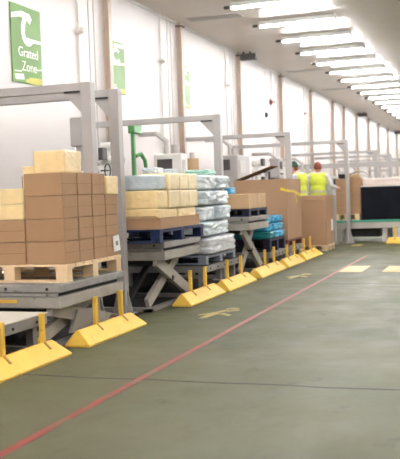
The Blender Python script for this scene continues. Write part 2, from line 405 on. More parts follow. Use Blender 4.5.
# ---------------------------------------------------------------- barriers
def barrier(y0, y1, posts, label, swap=None):
    """yellow wedge kerb: long front slope towards the aisle, posts at the back"""
    t = thing('kerb_barrier', label, 'barrier', (-3.63, (y0+y1)/2, 0), 'yellow kerb barriers along the lift bays')
    xf, xb, xa, h = -3.50, -3.75, -3.645, .145
    bm = B()
    V = [bm.verts.new(p) for p in ((xf,y0,0),(xf,y1,0),(xb,y1,0),(xb,y0,0),(xf,y0,.02),(xf,y1,.02),(xb,y1,.02),(xb,y0,.02),
                                   (xa+.014,y0+.05,h),(xa+.014,y1-.10,h),(xa-.014,y1-.10,h),(xa-.014,y0+.05,h))]
    for f in ((3,2,1,0),(0,1,5,4),(1,2,6,5),(2,3,7,6),(3,0,4,7),(4,5,9,8),(5,6,10,9),(6,7,11,10),(7,4,8,11),(8,9,10,11)): bm.faces.new([V[i] for i in f])
    bmesh.ops.bevel(bm, geom=bm.edges[:], offset=.003, segments=1, affect='EDGES')
    obj('kerb_body', bm, 'yellow', t)
    for y in posts:
        zt = .395+random.uniform(-.01, .02)
        bm = B(); box(bm, xa-.02, xa+.018, y-.024, y+.024, h-.02, zt, .004)
        p = obj('post', bm, 'yellow', t)
        bm = B(); bar(bm, (xa+.016, y, h+.003), (xa+.075, y, .092), .03, .007)
        obj('foot_strap', bm, 'strap', p)
        bm = B(); tube(bm, [(xa+.062, y, .098), (xa+.066, y, .108)], .008, 6)
        obj('bolt', bm, 'strap', p)
    return t
barrier(4.95, 6.64, (5.77, 6.40), 'yellow kerb barrier nearest the camera, cut by the left edge')
barrier(6.98, 8.32, (7.42, 8.00), 'yellow kerb barrier in front of the lift with tall brown cartons')
barrier(9.72, 11.12, (10.11, 10.68), 'yellow kerb barrier in front of the lift with the bright blue pallet')
barrier(11.30, 12.70, (11.65, 12.34), 'yellow kerb barrier in front of the grey wrapped sacks')
barrier(13.02, 14.66, (13.75, 14.35), 'yellow kerb barrier in front of the turquoise film packs')
barrier(14.86, 16.18, (15.31, 15.88), 'yellow kerb barrier in front of the big brown bulk box')
barrier(16.36, 17.90, (16.75, 17.35), 'yellow kerb barrier farthest along the row, before the taller box on a floor pallet')
t = barrier(0, .9, (.2, .5), 'yellow kerb barrier across the end of the green-topped table at the right')
t.rotation_euler = (0, 0, -math.pi/2); t.location = (-2.13, 21.22, 0)

# ---------------------------------------------------------------- lifts and low platforms
def lift(y0, y1, xf, xb, zt, label, sticker=False, ext=.15):
    t = thing('lift_table', label, 'lift table', ((xf+xb)/2, (y0+y1)/2, 0), 'scissor lift tables')
    obj('deck', box(B(), xb, xf, y0, y1, zt-.072, zt, .008), 'lift', t)
    obj('lower_frame', box(B(), xb+.02, xf-.006, y0+.008, y1-.02, zt-.215, zt-.108, .008), 'liftlight', t)
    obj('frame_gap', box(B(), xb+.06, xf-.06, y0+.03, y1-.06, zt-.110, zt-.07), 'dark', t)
    obj('front_plate', box(B(), xb+.03, xf-.03, y0+.004, y0+.029, zt-.104, zt-.076), 'lift', t)
    for i in range(3):
        x = xf-.13-i*.42; obj('deck_bolt', tube(B(), [(x, y0-.008, zt-.038), (x, y0+.01, zt-.038)], .014, 8), 'darksteel', t)
    if sticker: obj('warning_sticker', box(B(), xf-.86, xf-.44, y0+.003, y0+.014, zt-.165, zt-.135), 'yellow', t)
    zb, zc = .09, zt-.215
    ya, yb = y0+.05, y1-.12
    for x, sg in ((xf-.14, 1), (xb+.14, -1)):
        obj('scissor_arm', bar(B(), (x, ya, zc), (x, yb, zb), .06, .135), 'liftlight', t)
        obj('scissor_arm', bar(B(), (x-.07*sg, ya+.02-ext, zb), (x-.07*sg, yb-.25, zc), .05, .12), 'liftlight', t)
        ym = (ya+yb)/2
        obj('pivot_pin', tube(B(), [(x+.04*sg, ym-.1, (zb+zc)/2), (x-.12*sg, ym-.1, (zb+zc)/2)], .03, 10), 'darksteel', t)
        obj('roller', tube(B(), [(x-.034, yb, zb-.01), (x+.034, yb, zb-.01)], .06, 12), 'rust', t)
    bm = B()
    for x in (xf-.18, xb+.18): box(bm, x-.05, x+.05, y0-ext, y1+.02, 0, .035)
    box(bm, xb+.13, xf-.13, y0-ext, y0-ext+.07, 0, .05); box(bm, xb+.13, xf-.13, y1-.05, y1+.02, 0, .05)
    obj('base_frame', bm, 'lift', t)
    obj('cross_tube', tube(B(), [(xf-.2, ya+.1, zc-.03), (xb+.2, ya+.1, zc-.03)], .035), 'darksteel', t)
    obj('hydraulic_cylinder', tube(B(), [((xf+xb)/2+.12, ya+.05, .09), ((xf+xb)/2+.12, yb-.3, zc-.05)], .045, 10), 'darksteel', t)
    obj('motor_unit', box(B(), xb+.3, xb+.62, ya+.2, ya+.6, .0, .22, .02), 'dark', t)
    obj('added_shade_sheet', box(B(), xb+.10, xb+.12, y0+.02, y1-.02, .0, zc), 'dark', t)  # dark sheet added to turn the space under the deck black
    return t
l1 = lift(6.80, 8.20, -3.68, -5.0, .585, 'grey scissor lift table under the tall brown cartons', True)
bm = B(); tube(bm, [(-3.95,6.67,.06),(-3.92,6.72,.16),(-3.93,6.80,.26),(-3.97,6.9,.33)], .02, 8)
obj('hydraulic_hose', bm, 'dark', l1)
bm = B(); tube(bm, [(-3.88,6.68,.05),(-3.87,6.74,.14),(-3.88,6.83,.22)], .014, 8)
obj('striped_hose', bm, 'yellow', l1)
obj('pivot_plate', prism(B(), [(7.15,.10),(7.70,.10),(7.66,.27),(7.30,.30)], -3.80, -3.765, 'X'), 'lift', l1)
lift(9.36, 10.66, -3.68, -5.0, .80, 'grey scissor lift table raised under the bright blue pallet')
lift(13.02, 14.24, -3.68, -5.0, .965, 'highest grey scissor lift table, holding beige cartons on a dark blue pallet', False, 0)

def platform(y0, y1, xf, xb, zt, top, label, legs=True, th=.10):
    t = thing('low_platform', label, 'platform', ((xf+xb)/2, (y0+y1)/2, 0), 'low loading platforms')
    obj('deck_plate', box(B(), xb, xf, y0, y1, zt-.012, zt, .003), top, t)
    bm = B(); box(bm, xf-.05, xf-.004, y0+.004, y1-.004, zt-th, zt-.013, .004); box(bm, xb+.004, xb+.05, y0+.004, y1-.004, zt-th, zt-.013)
    box(bm, xb+.05, xf-.05, y0+.004, y0+.05, zt-th, zt-.013); box(bm, xb+.05, xf-.05, y1-.05, y1-.004, zt-th, zt-.013)
    obj('side_frame', bm, 'lift', t)
    for i in range(5):
        y = y0+(y1-y0)*(i+.5)/5; obj('frame_bolt', tube(B(), [(xf-.006, y, zt-.06), (xf+.006, y, zt-.06)], .012, 8), 'darksteel', t)
    for x in (xf-.12, xb+.12):
        for y in (y0+.12, y1-.08):
            obj('leg', box(B(), x-.035, x+.035, y-.035, y+.035, 0, zt-.02), 'lift', t)
    obj('added_shade_panel', box(B(), xb+.02, xb+.035, y0+.01, y1-.01, 0, zt-.02), 'dark', t)  # added dark sheet that deepens the shade under the platform
    obj('base_rail', box(B(), xf-.16, xf-.08, y0+.2, y1-.15, 0, .05), 'lift', t)
    return t
platform(4.70, 6.60, -3.70, -5.0, .375, 'deckwhite', 'low loading platform with a bare white deck, at the left edge')
platform(10.92, 12.55, -3.70, -5.0, .395, 'dark', 'low loading platform with a black deck, under the grey wrapped sacks')
platform(14.36, 15.58, -3.70, -5.0, .31, 'lift', 'low loading platform under the turquoise film packs')
platform(15.66, 17.06, -3.70, -5.0, .31, 'lift', 'low loading platform under the big brown bulk box')

# ---------------------------------------------------------------- pallets
def pallet(x0, x1, y0, y1, z0, h, m, label, group='loaded pallets', across=True):
    t = thing('pallet', label, 'pallet', ((x0+x1)/2, (y0+y1)/2, z0), group)
    tb, st, bb = .02, .018, .02
    n = 7; w = (y1-y0)/n
    for i in range(n):
        a = y0+w*i+(0 if i == 0 else .014)
        obj('top_board', box(B(), x0, x1, a, y0+w*(i+1), z0+h-tb, z0+h, .002), m, t)
    xs = [x0, (x0+x1)/2-.06, x1-.12]; ys = [y0, (y0+y1)/2-.06, y1-.12]
    for x in xs: obj('stringer_board', box(B(), x, x+.12, y0, y1, z0+h-tb-st, z0+h-tb, .002), m, t)
    for x in xs:
        for y in ys: obj('block', box(B(), x+.004, x+.116, y+.004, y+.116, z0+bb, z0+h-tb-st, .003), m, t)
    for y in ys: obj('bottom_board', box(B(), x0, x1, y, y+.12, z0, z0+bb, .002), m, t)
    return t
PZ = .585
pallet(-4.9, -3.70, 6.98, 8.18, PZ, .165, 'wood', 'pale pine pallet under the tall brown cartons', 'loaded pallets')
pallet(-4.70, -3.67, 9.20, 10.76, .80, .155, 'bluewood', 'bright blue pallet under the cheese stacks')
pallet(-4.60, -3.69, 13.05, 14.18, .965, .125, 'navywood', 'dark blue pallet under the beige cartons')
pallet(-4.75, -3.72, 14.40, 15.56, .31, .22, 'navywood', 'dark blue pallet under the turquoise film packs')
pallet(-4.74, -3.71, 15.70, 16.92, .31, .13, 'redwood', 'red-brown pallet under the big brown bulk box')
pallet(-4.72, -3.72, 10.96, 12.34, .395, .12, 'greyplastic', 'grey-blue pallet under the wrapped sacks')

# ---------------------------------------------------------------- cartons
def carton(x0, x1, y0, y1, z0, z1, label, group, m='carton', seam='X'):
    """closed carton; the flaps meet in a seam half way up the side named by seam"""
    zm = (z0+z1)/2+random.uniform(-.004, .004)
    t = thing('carton', label, 'box', ((x0+x1)/2, (y0+y1)/2, z0), group)
    obj('carton_wall', box(B(), x0, x1, y0, y1, z0+.001, z1-.0015, .005), m, t)
    if seam == 'X': obj('flap_seam', box(B(), x1-.004, x1+.0008, y0+.005, y1-.005, zm-.0018, zm+.0018), 'cartonin', t)
    if seam == 'Y': obj('flap_seam', box(B(), x0+.005, x1-.005, y0-.0008, y0+.004, zm-.0018, zm+.0018), 'cartonin', t)
    return t
def bulge(bm, x0, x1, y0, y1, z0, z1, amp, n=10, seed=0, pw=10):
    """closed soft block: subdivided box with rounded edges and wrinkles"""
    r = bmesh.ops.create_cube(bm, size=2); vs0 = r['verts']
    es = list({e for v in vs0 for e in v.link_edges})
    g = bmesh.ops.subdivide_edges(bm, edges=es, cuts=n, use_grid_fill=True)
    vs = list({v for v in bm.verts if v.is_valid and max(abs(v.co.x), abs(v.co.y), abs(v.co.z)) <= 1.0001 and not v.tag})
    for v in vs:
        c = v.co.copy(); v.tag = True
        q = Vector([math.copysign(abs(a)**1.0, a) for a in c])
        p8 = (abs(q.x)**pw+abs(q.y)**pw+abs(q.z)**pw)**(1/pw)
        d = q/p8
        w = noise.noise(Vector((d.x*2.2+seed*3.1, d.y*2.2+seed, d.z*2.2)))*.6+noise.noise(Vector((d.x*6+seed, d.y*6, d.z*6+seed)))*.4
        f = min(1, 1-amp*.5+w*amp)
        p = Vector((d.x*f, d.y*f, d.z*(min(1, 1-amp*.3+w*amp*.6)) if d.z > -.98 else -1))
        v.co = Vector(((x0+x1)/2+p.x*(x1-x0)/2, (y0+y1)/2+p.y*(y1-y0)/2, (z0+z1)/2+max(p.z, -1)*(z1-z0)/2))
    return bm
def soft(name, x0, x1, y0, y1, z0, z1, m, label, cat, group=None, amp=.06, seed=0, n=10):
    o = obj(name, bulge(B(), x0, x1, y0, y1, z0, z1, amp, n, seed), m, None, True)
    return tag(o, label, cat, group)

G1 = 'brown cartons on the pine pallet'
ZC = PZ+.165; CH = .209
XC = [(-4.115,-3.715), (-4.49,-4.122), (-4.86,-4.497)]
YR = [(6.99,7.28), (7.29,7.58), (7.59,7.87), (7.88,8.16)]
HN = [[4,4,4,3],[2,3,4,4],[2,2,3,3]]
cn = ['aisle-side column', 'middle column', 'wall-side column']; rn = ['front row', 'second row', 'third row', 'rear row']
lv = {4: ['bottom','second','third','top'], 3: ['bottom','middle','top'], 2: ['bottom','top']}
for ci, (xa, xb) in enumerate(XC):
    for ri, (ya, yb) in enumerate(YR):
        n = HN[ci][ri]
        for k in range(n):
            j = random.uniform(-.004, .004)
            carton(xa+.002, xb+(j if ci == 0 else 0), ya, yb-abs(j), ZC+CH*k, ZC+CH*(k+1),
                   'brown carton on the pine pallet, %s, %s, %s of its stack' % (cn[ci], rn[ri], lv[n][k]), G1, 'carton', 'X' if ci == 0 else 'Y')
GC = 'film-wrapped cheese blocks around the brown cartons'
def cheese(x0, x1, y0, y1, z0, z1, label, group, seed=0, m='cheese', amp=.02):
    t = thing('cheese_block', label, 'cheese', ((x0+x1)/2, (y0+y1)/2, z0), group)
    obj('wrapped_block', bulge(B(), x0, x1, y0, y1, z0, z1, amp, 14, seed, 44), m, t, True)
    return t
cheese(-4.48,-4.125, 6.99,7.27, ZC+2*CH, ZC+2*CH+.14, 'lower yellow cheese block on the low cartons at the left edge', GC, 1)
cheese(-4.48,-4.125, 7.0,7.27, ZC+2*CH+.141, ZC+2*CH+.285, 'upper yellow cheese block on the low cartons at the left edge', GC, 2)
cheese(-4.30,-4.12, 7.29,7.57, ZC+3*CH, ZC+3*CH+.29, 'upright yellow cheese block peeking out behind the front brown cartons', GC, 3)
cheese(-4.085,-3.755, 7.12,7.47, ZC+4*CH, ZC+4*CH+.21, 'large yellow cheese block alone on top of the tall brown cartons', GC, 4)
cheese(-4.07,-3.70, 7.89,8.17, ZC+3*CH, ZC+3*CH+.185, 'yellow cheese block on the lower rear brown cartons beside the gate post', GC, 6)
t = thing('paper_tag', 'white paper tag hanging on the rear brown cartons by the pallet edge', 'tag', (-3.70, 8.06, .9))
bm = B(); prism(bm, [(8.02,.79),(8.17,.80),(8.14,.96),(8.00,.95)], -3.708, -3.700, 'X'); obj('sheet', bm, 'paper', t)
bm = B(); prism(bm, [(8.06,.85),(8.12,.853),(8.11,.90),(8.05,.895)], -3.7005, -3.699, 'X'); obj('printed_square', bm, 'ink', t)

# ---------------------------------------------------------------- load on the blue pallet
ZB = .955
t = thing('cardboard_tray', 'shallow open cardboard tray on the bright blue pallet', 'tray', (-4.2, 9.98, ZB))
bm = B(); box(bm, -4.66, -3.70, 9.30, 10.68, ZB+.001, ZB+.012)
obj('tray_base', bm, 'carton2', t)
for (a, b, c, d) in ((-3.712,-3.70,9.30,10.68), (-4.66,-4.648,9.30,10.68), (-4.648,-3.712,9.30,9.312), (-4.648,-3.712,10.668,10.68)):
    obj('tray_wall', box(B(), a, b, c, d, ZB+.012, ZB+.13), 'carton2', t)
obj('folded_flap', prism(B(), [(-4.645,ZB+.13),(-3.705,ZB+.13),(-3.75,ZB+.155),(-4.6,ZB+.16)], 9.29, 9.297, 'Y'), 'beige', t)
GB = 'wrapped cheese blocks on the bright blue pallet'
zz = ZB+.0125
cheese(-4.64,-3.725, 9.33,9.95, zz, zz+.225, 'broad flat cheese slab in the tray, under the long yellow block', GB, 11, 'cheese', .02)
cheese(-4.64,-3.725, 9.97,10.65, zz, zz+.225, 'broad flat cheese slab at the rear of the tray', GB, 12, 'cheese', .02)
z2 = zz+.2255
cheese(-4.46,-3.73, 9.34,9.66, z2, z2+.215, 'long smooth yellow cheese block facing the camera above the tray', GB, 13, 'cheese', .015)
k = 0
for lay, (za, zb) in enumerate(((z2, z2+.215), (z2+.216, z2+.42))):
    for q, (ya, yb) in enumerate(((9.665,9.995),(9.997,10.327),(10.329,10.66))):
        if lay == 0 or q >= 0:
            cheese(-4.1, -3.70, ya, yb, za, zb, '%s wrapped pale cheese block above the blue pallet, %s along the aisle side' % (['lower','upper'][lay], ['nearest','middle','farthest'][q]), GB, 20+k, 'cheese2', .025); k += 1
soft('wrapped_crate', -4.42, -3.74, 9.36, 9.66, z2+.216, z2+.40, 'crate', 'blue-grey film-wrapped crate on top of the long yellow cheese block', 'crate', None, .025, 31)
soft('plastic_bag', -4.12, -3.9, 9.75, 10.05, z2+.421, z2+.50, 'wrap', 'small crumpled clear bag on top of the cheese stack, nearer', 'bag', 'crumpled bags on the cheese stack', .3, 32)
soft('plastic_bag', -4.1, -3.82, 10.1, 10.4, z2+.421, z2+.485, 'crate', 'small crumpled blue-grey bag on top of the cheese stack, farther', 'bag', 'crumpled bags on the cheese stack', .3, 33)

# ---------------------------------------------------------------- wrapped stacks on black deck
ZW = .395+.12
soft('wrapped_sack', -4.70,-3.66, 10.98,12.33, ZW, ZW+.25, 'wrap2', 'wide grey film-wrapped sack layer bulging over the grey-blue pallet', 'sack', None, .07, 41, 16)
zl = ZW+.25
n = 0
for lay in range(4):
    for q, (ya, yb) in enumerate(((10.94,11.50),(11.51,12.12))):
        h = .21
        soft('wrapped_pack', -4.5+random.uniform(-.02,.02), -3.69+random.uniform(-.03,.02), ya, yb, zl+.001+lay*.211, zl+lay*.211+h-.003, 'wrap' if (lay+q) % 2 else 'crate',
             'pale blue stretch-wrapped pack above the grey sack, %s layer, %s side' % (['bottom','second','third','top'][lay], ['nearer','farther'][q]), 'pack', 'pale blue wrapped packs in a tall stack', .09, 50+n, 12); n += 1
soft('film_sheet', -4.25, -3.85, 11.55, 12.05, zl+.845, zl+.93, 'mint', 'crumpled mint green film on top of the pale blue packs', 'film', None, .3, 60)

# ---------------------------------------------------------------- beige cartons on highest lift
zz = .965+.125
GBe = 'beige cartons on the highest lift'
carton(-4.55,-4.12, 13.08,13.60, zz, zz+.235, 'beige carton on the highest lift, wall side near end', GBe, 'beige', '')
for q in range(4):
    ya = 13.08+q*.265
    x0 = -4.10
    carton(x0, -3.70, ya, ya+.26, zz, zz+.235, 'beige carton on the highest lift, %s of four along the aisle side' % ['nearest','second','third','farthest'][q], GBe, 'beige', '')
soft('plastic_bag', -4.35, -3.98, 13.12, 13.4, zz+.236, zz+.345, 'bluebag', 'bright blue plastic bag on top of the beige cartons', 'bag', None, .2, 61)

# ---------------------------------------------------------------- turquoise film packs
zz = .53
n = 0
for lay in range(3):
    for q, (ya, yb) in enumerate(((14.42,14.78),(14.79,15.16),(15.17,15.54))):
        soft('film_pack', -4.4, -3.72+random.uniform(-.03,.03), ya, yb, zz+lay*.133, zz+lay*.133+.13, 'film' if lay else ('teal' if q == 0 else 'film'),
             'turquoise film-wrapped pack, %s layer, %s along the aisle side' % (['bottom','middle','top'][lay], ['nearest','middle','farthest'][q]), 'pack', 'turquoise film packs on a dark blue pallet', .10, 70+n, 9); n += 1

# ---------------------------------------------------------------- big boxes
def bulkbox(x0, x1, y0, y1, z0, z1, label, flap=True, strap=True, m='bigcarton'):
    t = thing('bulk_box', label, 'box', ((x0+x1)/2, (y0+y1)/2, z0), 'large cardboard bulk boxes')
    th = .012
    bm = B(); box(bm, x0, x1, y0, y1, z0, z0+.012)
    box(bm, x0, x1, y0, y0+th, z0+.012, z1); box(bm, x0, x1, y1-th, y1, z0+.012, z1)
    box(bm, x0, x0+th, y0+th, y1-th, z0+.012, z1); box(bm, x1-th, x1, y0+th, y1-th, z0+.012, z1)
    obj('box_wall', bm, m, t)
    if flap:
        bm = B(); bar(bm, (x0+.02, y0+.3, z1+.004), (x0+.74, y0+.25, z1+.25), .42, .012, (0,0,1))
        obj('raised_flap', bm, 'cartonin', t)
    if strap:
        e = .004
        bm = B(); zs = z1-.22
        bar(bm, (x1-.12, y0-e, zs+.04), (x1+e, y0-e, zs), .004, .05, (0,0,1))
        bar(bm, (x1+e, y0-e, zs), (x1+e, y0+.55, zs-.02), .004, .05, (0,0,1))
        bar(bm, (x1+e, y0+.55, zs-.02), (x1+e, y1-.03, zs-.10), .004, .06, (0,0,1))
        bar(bm, (x1+e, y0+.7, zs-.05), (x1+e, y0+.78, zs-.24), .004, .05, (0,1,0))
        obj('yellow_strap', bm, 'tape', t)
    return t
bulkbox(-4.73, -3.71, 15.72, 16.92, .44, 1.575, 'big brown bulk box with a raised flap and yellow tape round its corner')
bx = (-4.24, -3.575, 18.85, 19.75)
pallet(*bx, 0, .13, 'wood', 'small pale pine pallet standing on the floor behind the last yellow kerb')
t = bulkbox(bx[0]+.01, bx[1]-.01, bx[2]+.01, bx[3]-.01, .13, 1.215, 'tall brown box on a floor pallet in front of the worker in a yellow vest', False, False)
bm = B(); box(bm, bx[0]-.005, bx[1]+.005, bx[2]-.005, bx[3]+.005, 1.115, 1.232, .006); obj('lid', bm, 'bigcarton', t)
obj('white_label', box(B(), bx[1]-.01, bx[1]-.004, 19.42, 19.62, .42, .68), 'paper', t)

# ---------------------------------------------------------------- far platform with black container
ty = 21.85
t = thing('conveyor_table', 'low grey table with a green top strip, across the bay under the black container', 'table', (-2.9, 22.4, 0))
bm = B(); box(bm, -3.96, -1.75, ty, ty+1.35, .50, .555, .006); obj('green_top', bm, 'greenbelt', t)
bm = B(); box(bm, -3.95, -1.76, ty+.012, ty+1.33, .345, .499, .006); obj('side_frame', bm, 'steel', t)
for x in (-3.85, -2.70, -1.9):
    for y in (ty+.1, ty+1.2): obj('leg', box(B(), x-.06, x+.06, y-.04, y+.04, 0, .345), 'steel', t)
obj('drive_unit', box(B(), -3.6, -2.85, ty+.3, ty+.8, .12, .344, .01), 'dark', t)
t = thing('bollard', 'thin white steel post beside the brown box, before the green-topped table', 'post', (-3.85, 21.35, 0))
obj('post_tube', tube(B(), [(-3.85,21.35,.01), (-3.85,21.35,1.2)], .045, 12), 'gate', t)
obj('foot_plate', box(B(), -3.93, -3.77, 21.27, 21.43, 0, .01), 'gate', t)
pallet(-3.95, -3.33, 22.0, 23.0, .555, .15, 'wood', 'pine pallet on the green-topped table under stacked cartons')
k = 0
lvl5 = ['bottom','second','third','fourth','top']
for lay in range(5):
    for q, (xa, xb) in enumerate(((-3.92,-3.605),(-3.595,-3.29))):
        carton(xa, xb, 22.02, 22.5, .705+lay*.182, .705+(lay+1)*.182, 'brown carton stacked on the green-topped table, %s layer, %s side' % (lvl5[lay], ['left','right'][q]), 'brown cartons on the green-topped table', 'carton2', '')
ztop = .705+5*.182
soft('plastic_bag', -3.88,-3.66, 22.1,22.4, ztop+.001, ztop+.12, 'dark', 'crumpled black bag on the cartons of the green-topped table', 'bag', None, .3, 90)
t = thing('open_carton', 'slumped tan carton with dark torn flap, left of the black container', 'box', (-3.45, 22.6, .555))
bm = B(); bulge(bm, -3.60,-3.30, 22.05,22.46, ztop+.001, ztop+.10, .2, 8, 91); obj('carton_wall', bm, 'beige', t)
bm = B(); bar(bm, (-3.60,22.2,ztop+.105), (-3.38,22.3,ztop+.17), .25, .015); obj('torn_flap', bm, 'cartonin', t)
t = thing('black_container', 'large black container on the green-topped table at the right edge', 'container', (-2.6, 22.4, .555))
bm = B(); box(bm, -3.27, -1.85, 21.93, 23.1, .558, 1.385, .012); obj('container_wall', bm, 'black', t)
obj('rim', box(B(), -3.29, -1.83, 21.91, 23.12, 1.386, 1.405, .004), 'paper', t)
bm = B()
for i in range(5): obj('wall_rib', box(B(), -3.05+i*.25, -3.03+i*.25, 21.922, 21.93, .60, 1.34), 'black', t)
t = thing('foam_slab', 'pinkish white slab lying across the top of the black container', 'slab', (-2.6, 22.5, 1.405))
obj('slab_body', box(B(), -3.22, -1.85, 21.97, 23.05, 1.406, 1.60, .04, 3), 'pinkwhite', t)
obj('slab_edge', box(B(), -3.0, -1.9, 21.95, 21.968, 1.55, 1.575), 'paper', t)

# ---------------------------------------------------------------- machinery along the wall
def control_box(x, y, z, label, m='gate', size=(.25,.3,.5)):
    t = thing('control_box', label, 'control box', (x, y, 0), 'wall machinery behind the lifts')
    sx, sy, sz = size
    obj('stand', box(B(), x-.05, x+.05, y-.05, y+.05, .01, z, .004), m, t)
    obj('foot_plate', box(B(), x-.15, x+.15, y-.15, y+.15, 0, .01), m, t)
    obj('housing', box(B(), x-sx/2, x+sx/2, y-sy/2, y+sy/2, z, z+sz, .015), m, t)
    obj('screen', box(B(), x+sx/2, x+sx/2+.01, y-sy*.3, y+sy*.3, z+sz*.45, z+sz*.85), 'dark', t)
    for i in range(3): obj('button', tube(B(), [(x+sx/2, y-sy*.25+i*sy*.25, z+sz*.2), (x+sx/2+.03, y-sy*.25+i*sy*.25, z+sz*.2)], .02, 8), 'capgrey', t)
    bm = B(); tube(bm, [(x, y+sy*.3, z), (x+.05, y+sy*.5, z-.25), (x+.02, y+sy*.4, z-.6), (x, y+.05, .3)], .018, 8)
    obj('cable', bm, 'darksteel', t)
    return t
def valve_stack(x, y, z, label, m='whitemach'):
    t = thing('valve_station', label, 'valve', (x, y, 0), 'wall machinery behind the lifts')
    obj('upright_pipe', tube(B(), [(x, y, 0), (x, y, z)], .05, 12), m, t)
    for zz in (z-.5, z-.28, z-.06): obj('valve_body', tube(B(), [(x-.1, y, zz), (x+.12, y, zz)], .07, 12), m, t)
    for zz in (z-.5, z-.06): obj('actuator', box(B(), x+.12, x+.2, y-.08, y+.08, zz-.06, zz+.12, .01), 'capgrey', t)
    bm = B(); tube(bm, [(x, y, z-.28), (x+.02, y-.25, z-.26), (x+.02, y-.45, z-.33), (x, y-.5, z-.5)], .035, 10)
    obj('elbow_pipe', bm, 'steel', t)
    ww = B()
    for a in range(12):
        p = lambda a: (x+.23, y+.1*math.cos(a*math.pi/6), z-.28+.1*math.sin(a*math.pi/6))
        bar(ww, p(a), p(a+1), .015, .015)
    bar(ww, (x+.23, y-.1, z-.28), (x+.23, y+.1, z-.28), .012, .012); tube(ww, [(x+.12, y, z-.28), (x+.23, y, z-.28)], .012, 6)
    obj('hand_wheel', ww, 'darksteel', t)
    return t
control_box(-5.8, 11.5, 2.1, 'grey control box on a post behind the nearest gate', 'gate', (.2,.22,.42))
valve_stack(-5.7, 11.72, 2.02, 'pale valve station with elbow pipe behind the tall brown cartons')
valve_stack(-5.8, 12.45, 2.2, 'pale valve station with black fittings between the two nearest gate posts')
t = thing('jib_crane', 'green jib post with a drooping arm behind the blue-grey crate', 'crane', (-5.8, 13.5, 0))
obj('mast', box(B(), -5.83,-5.77, 13.44,13.52, .02, 2.55, .01), 'greenpaint', t)
obj('head_block', box(B(), -5.86,-5.74, 13.40,13.74, 2.40, 2.56, .015), 'greenpaint', t)
bm = B(); tube(bm, [(-5.78,13.5,2.02),(-5.74,13.66,2.06),(-5.72,13.78,1.95),(-5.72,13.82,1.75),(-5.72,13.80,1.4)], .035, 10); obj('drooping_arm', bm, 'greenpaint', t)
obj('foot_plate', box(B(), -6.0,-5.6, 13.27,13.67, 0, .02), 'greenpaint', t)
def cabinet(x, y, z, sy, label, m='whitemach', tank=False):
    t = thing('packing_machine', label, 'machine', (x, y, 0), 'wall machinery behind the lifts')
    obj('cabinet', box(B(), x-.28, x+.28, y-sy/2, y+sy/2, .08, z, .03, 2), m, t)
    for dx in (-.2, .2):
        for dy in (-sy*.4, sy*.4): obj('foot', tube(B(), [(x+dx, y+dy, 0), (x+dx, y+dy, .08)], .03, 8), 'darksteel', t)
    obj('dark_window', box(B(), x-.2, x+.1, y-sy/2-.01, y-sy/2, z-.34, z-.1), 'capgrey', t)
    bm = B(); box(bm, x+.28, x+.29, y-sy*.35, y+sy*.1, z-.4, z-.12); obj('side_panel', bm, 'steel', t)
    obj('duct', tube(B(), [(x-.1, y+sy*.2, z), (x-.1, y+sy*.2, z+.25), (x-.3, y+sy*.2, z+.4), (WX, y+sy*.2, z+.4)], .05, 10), 'steel', t)
    obj('top_bottle', tube(B(), [(x+.12, y-sy*.2, z), (x+.12, y-sy*.2, z+.16)], .07, 12), 'steel', t)
    return t
cabinet(-5.85, 15.35, 2.12, .36, 'white packing machine with a dark window behind the cheese stacks')
t = thing('tan_canister', 'tan gas canister beside the white packing machine behind the cheese', 'canister', (-5.7, 16.15, 0))
obj('canister_body', tube(B(), [(-5.7,16.15,0),(-5.7,16.15,2.05)], .13, 14), 'beige', t); obj('canister_neck', tube(B(), [(-5.7,16.15,2.05),(-5.7,16.15,2.17)], .05, 10), 'steel', t)
cabinet(-5.8, 19.2, 2.2, 1.0, 'pale packing machine behind the tall pale blue packs', 'gate')
valve_stack(-5.6, 20.6, 2.1, 'pale valve station left of the gate behind the big brown box')
cabinet(-5.7, 23.3, 2.0, .9, 'white packing machine left of the far worker with a green hat')
control_box(-5.5, 22.2, 1.7, 'grey control box behind the big brown bulk box', 'gate', (.25,.4,.5))
cabinet(-5.4, 25.2, 1.9, .9, 'grey packing machine just behind the two workers', 'gate')
far = ['%s packing machine along the far wall beyond the workers' % ORD[i] for i in range(6)]
for i, y in enumerate((29.5, 33.5, 37.5, 41.5, 46, 51)):
    cabinet(-5.75, y, 1.75+.2*((i*7) % 3)/2, 1.2, far[i], 'whitemach' if i % 2 else 'gate')
t = thing('cable_tray', 'long grey cable tray on stands crossing behind the black container', 'cable tray', (-4.2, 26, 0))
bm = B(); box(bm, -6.4,-1.5, 26.4,26.6, 2.0, 2.06); box(bm, -6.4,-1.5, 26.4,26.42, 2.06, 2.14); box(bm, -6.4,-1.5, 26.58,26.6, 2.06, 2.14)
obj('tray', bm, 'gate', t)
for x in (-6.2, -4.4, -1.7): obj('stand', box(B(), x-.04, x+.04, 26.46, 26.54, 0, 2.0), 'gate', t)
def crate_far(x, y, w, d, h, m, label):
    t = thing('goods_stack', label, 'goods', (x, y, 0), 'distant loads along the far bays')
    obj('load', bulge(B(), x-w/2, x+w/2, y-d/2, y+d/2, .15, h, .04, 8, x*3+y), m, t)
    bm = B()
    for q in (-1, 0, 1): box(bm, x-w/2, x+w/2, y+q*d*.42-.06, y+q*d*.42+.06, 0, .13)
    box(bm, x-w/2, x+w/2, y-d/2, y+d/2, .13, .15)
    obj('pallet_base', bm, 'wood', t)
crate_far(-4.6, 29.2, 1.0, 1.2, 1.75, 'wrap', 'pale wrapped load in the bay just past the cable tray')
crate_far(-4.4, 33.8, 1.0, 1.2, 1.6, 'mint', 'pale green wrapped load in the distance at the right edge')
crate_far(-4.5, 38.6, 1.0, 1.2, 1.7, 'beige', 'tan load in the farthest visible bay')

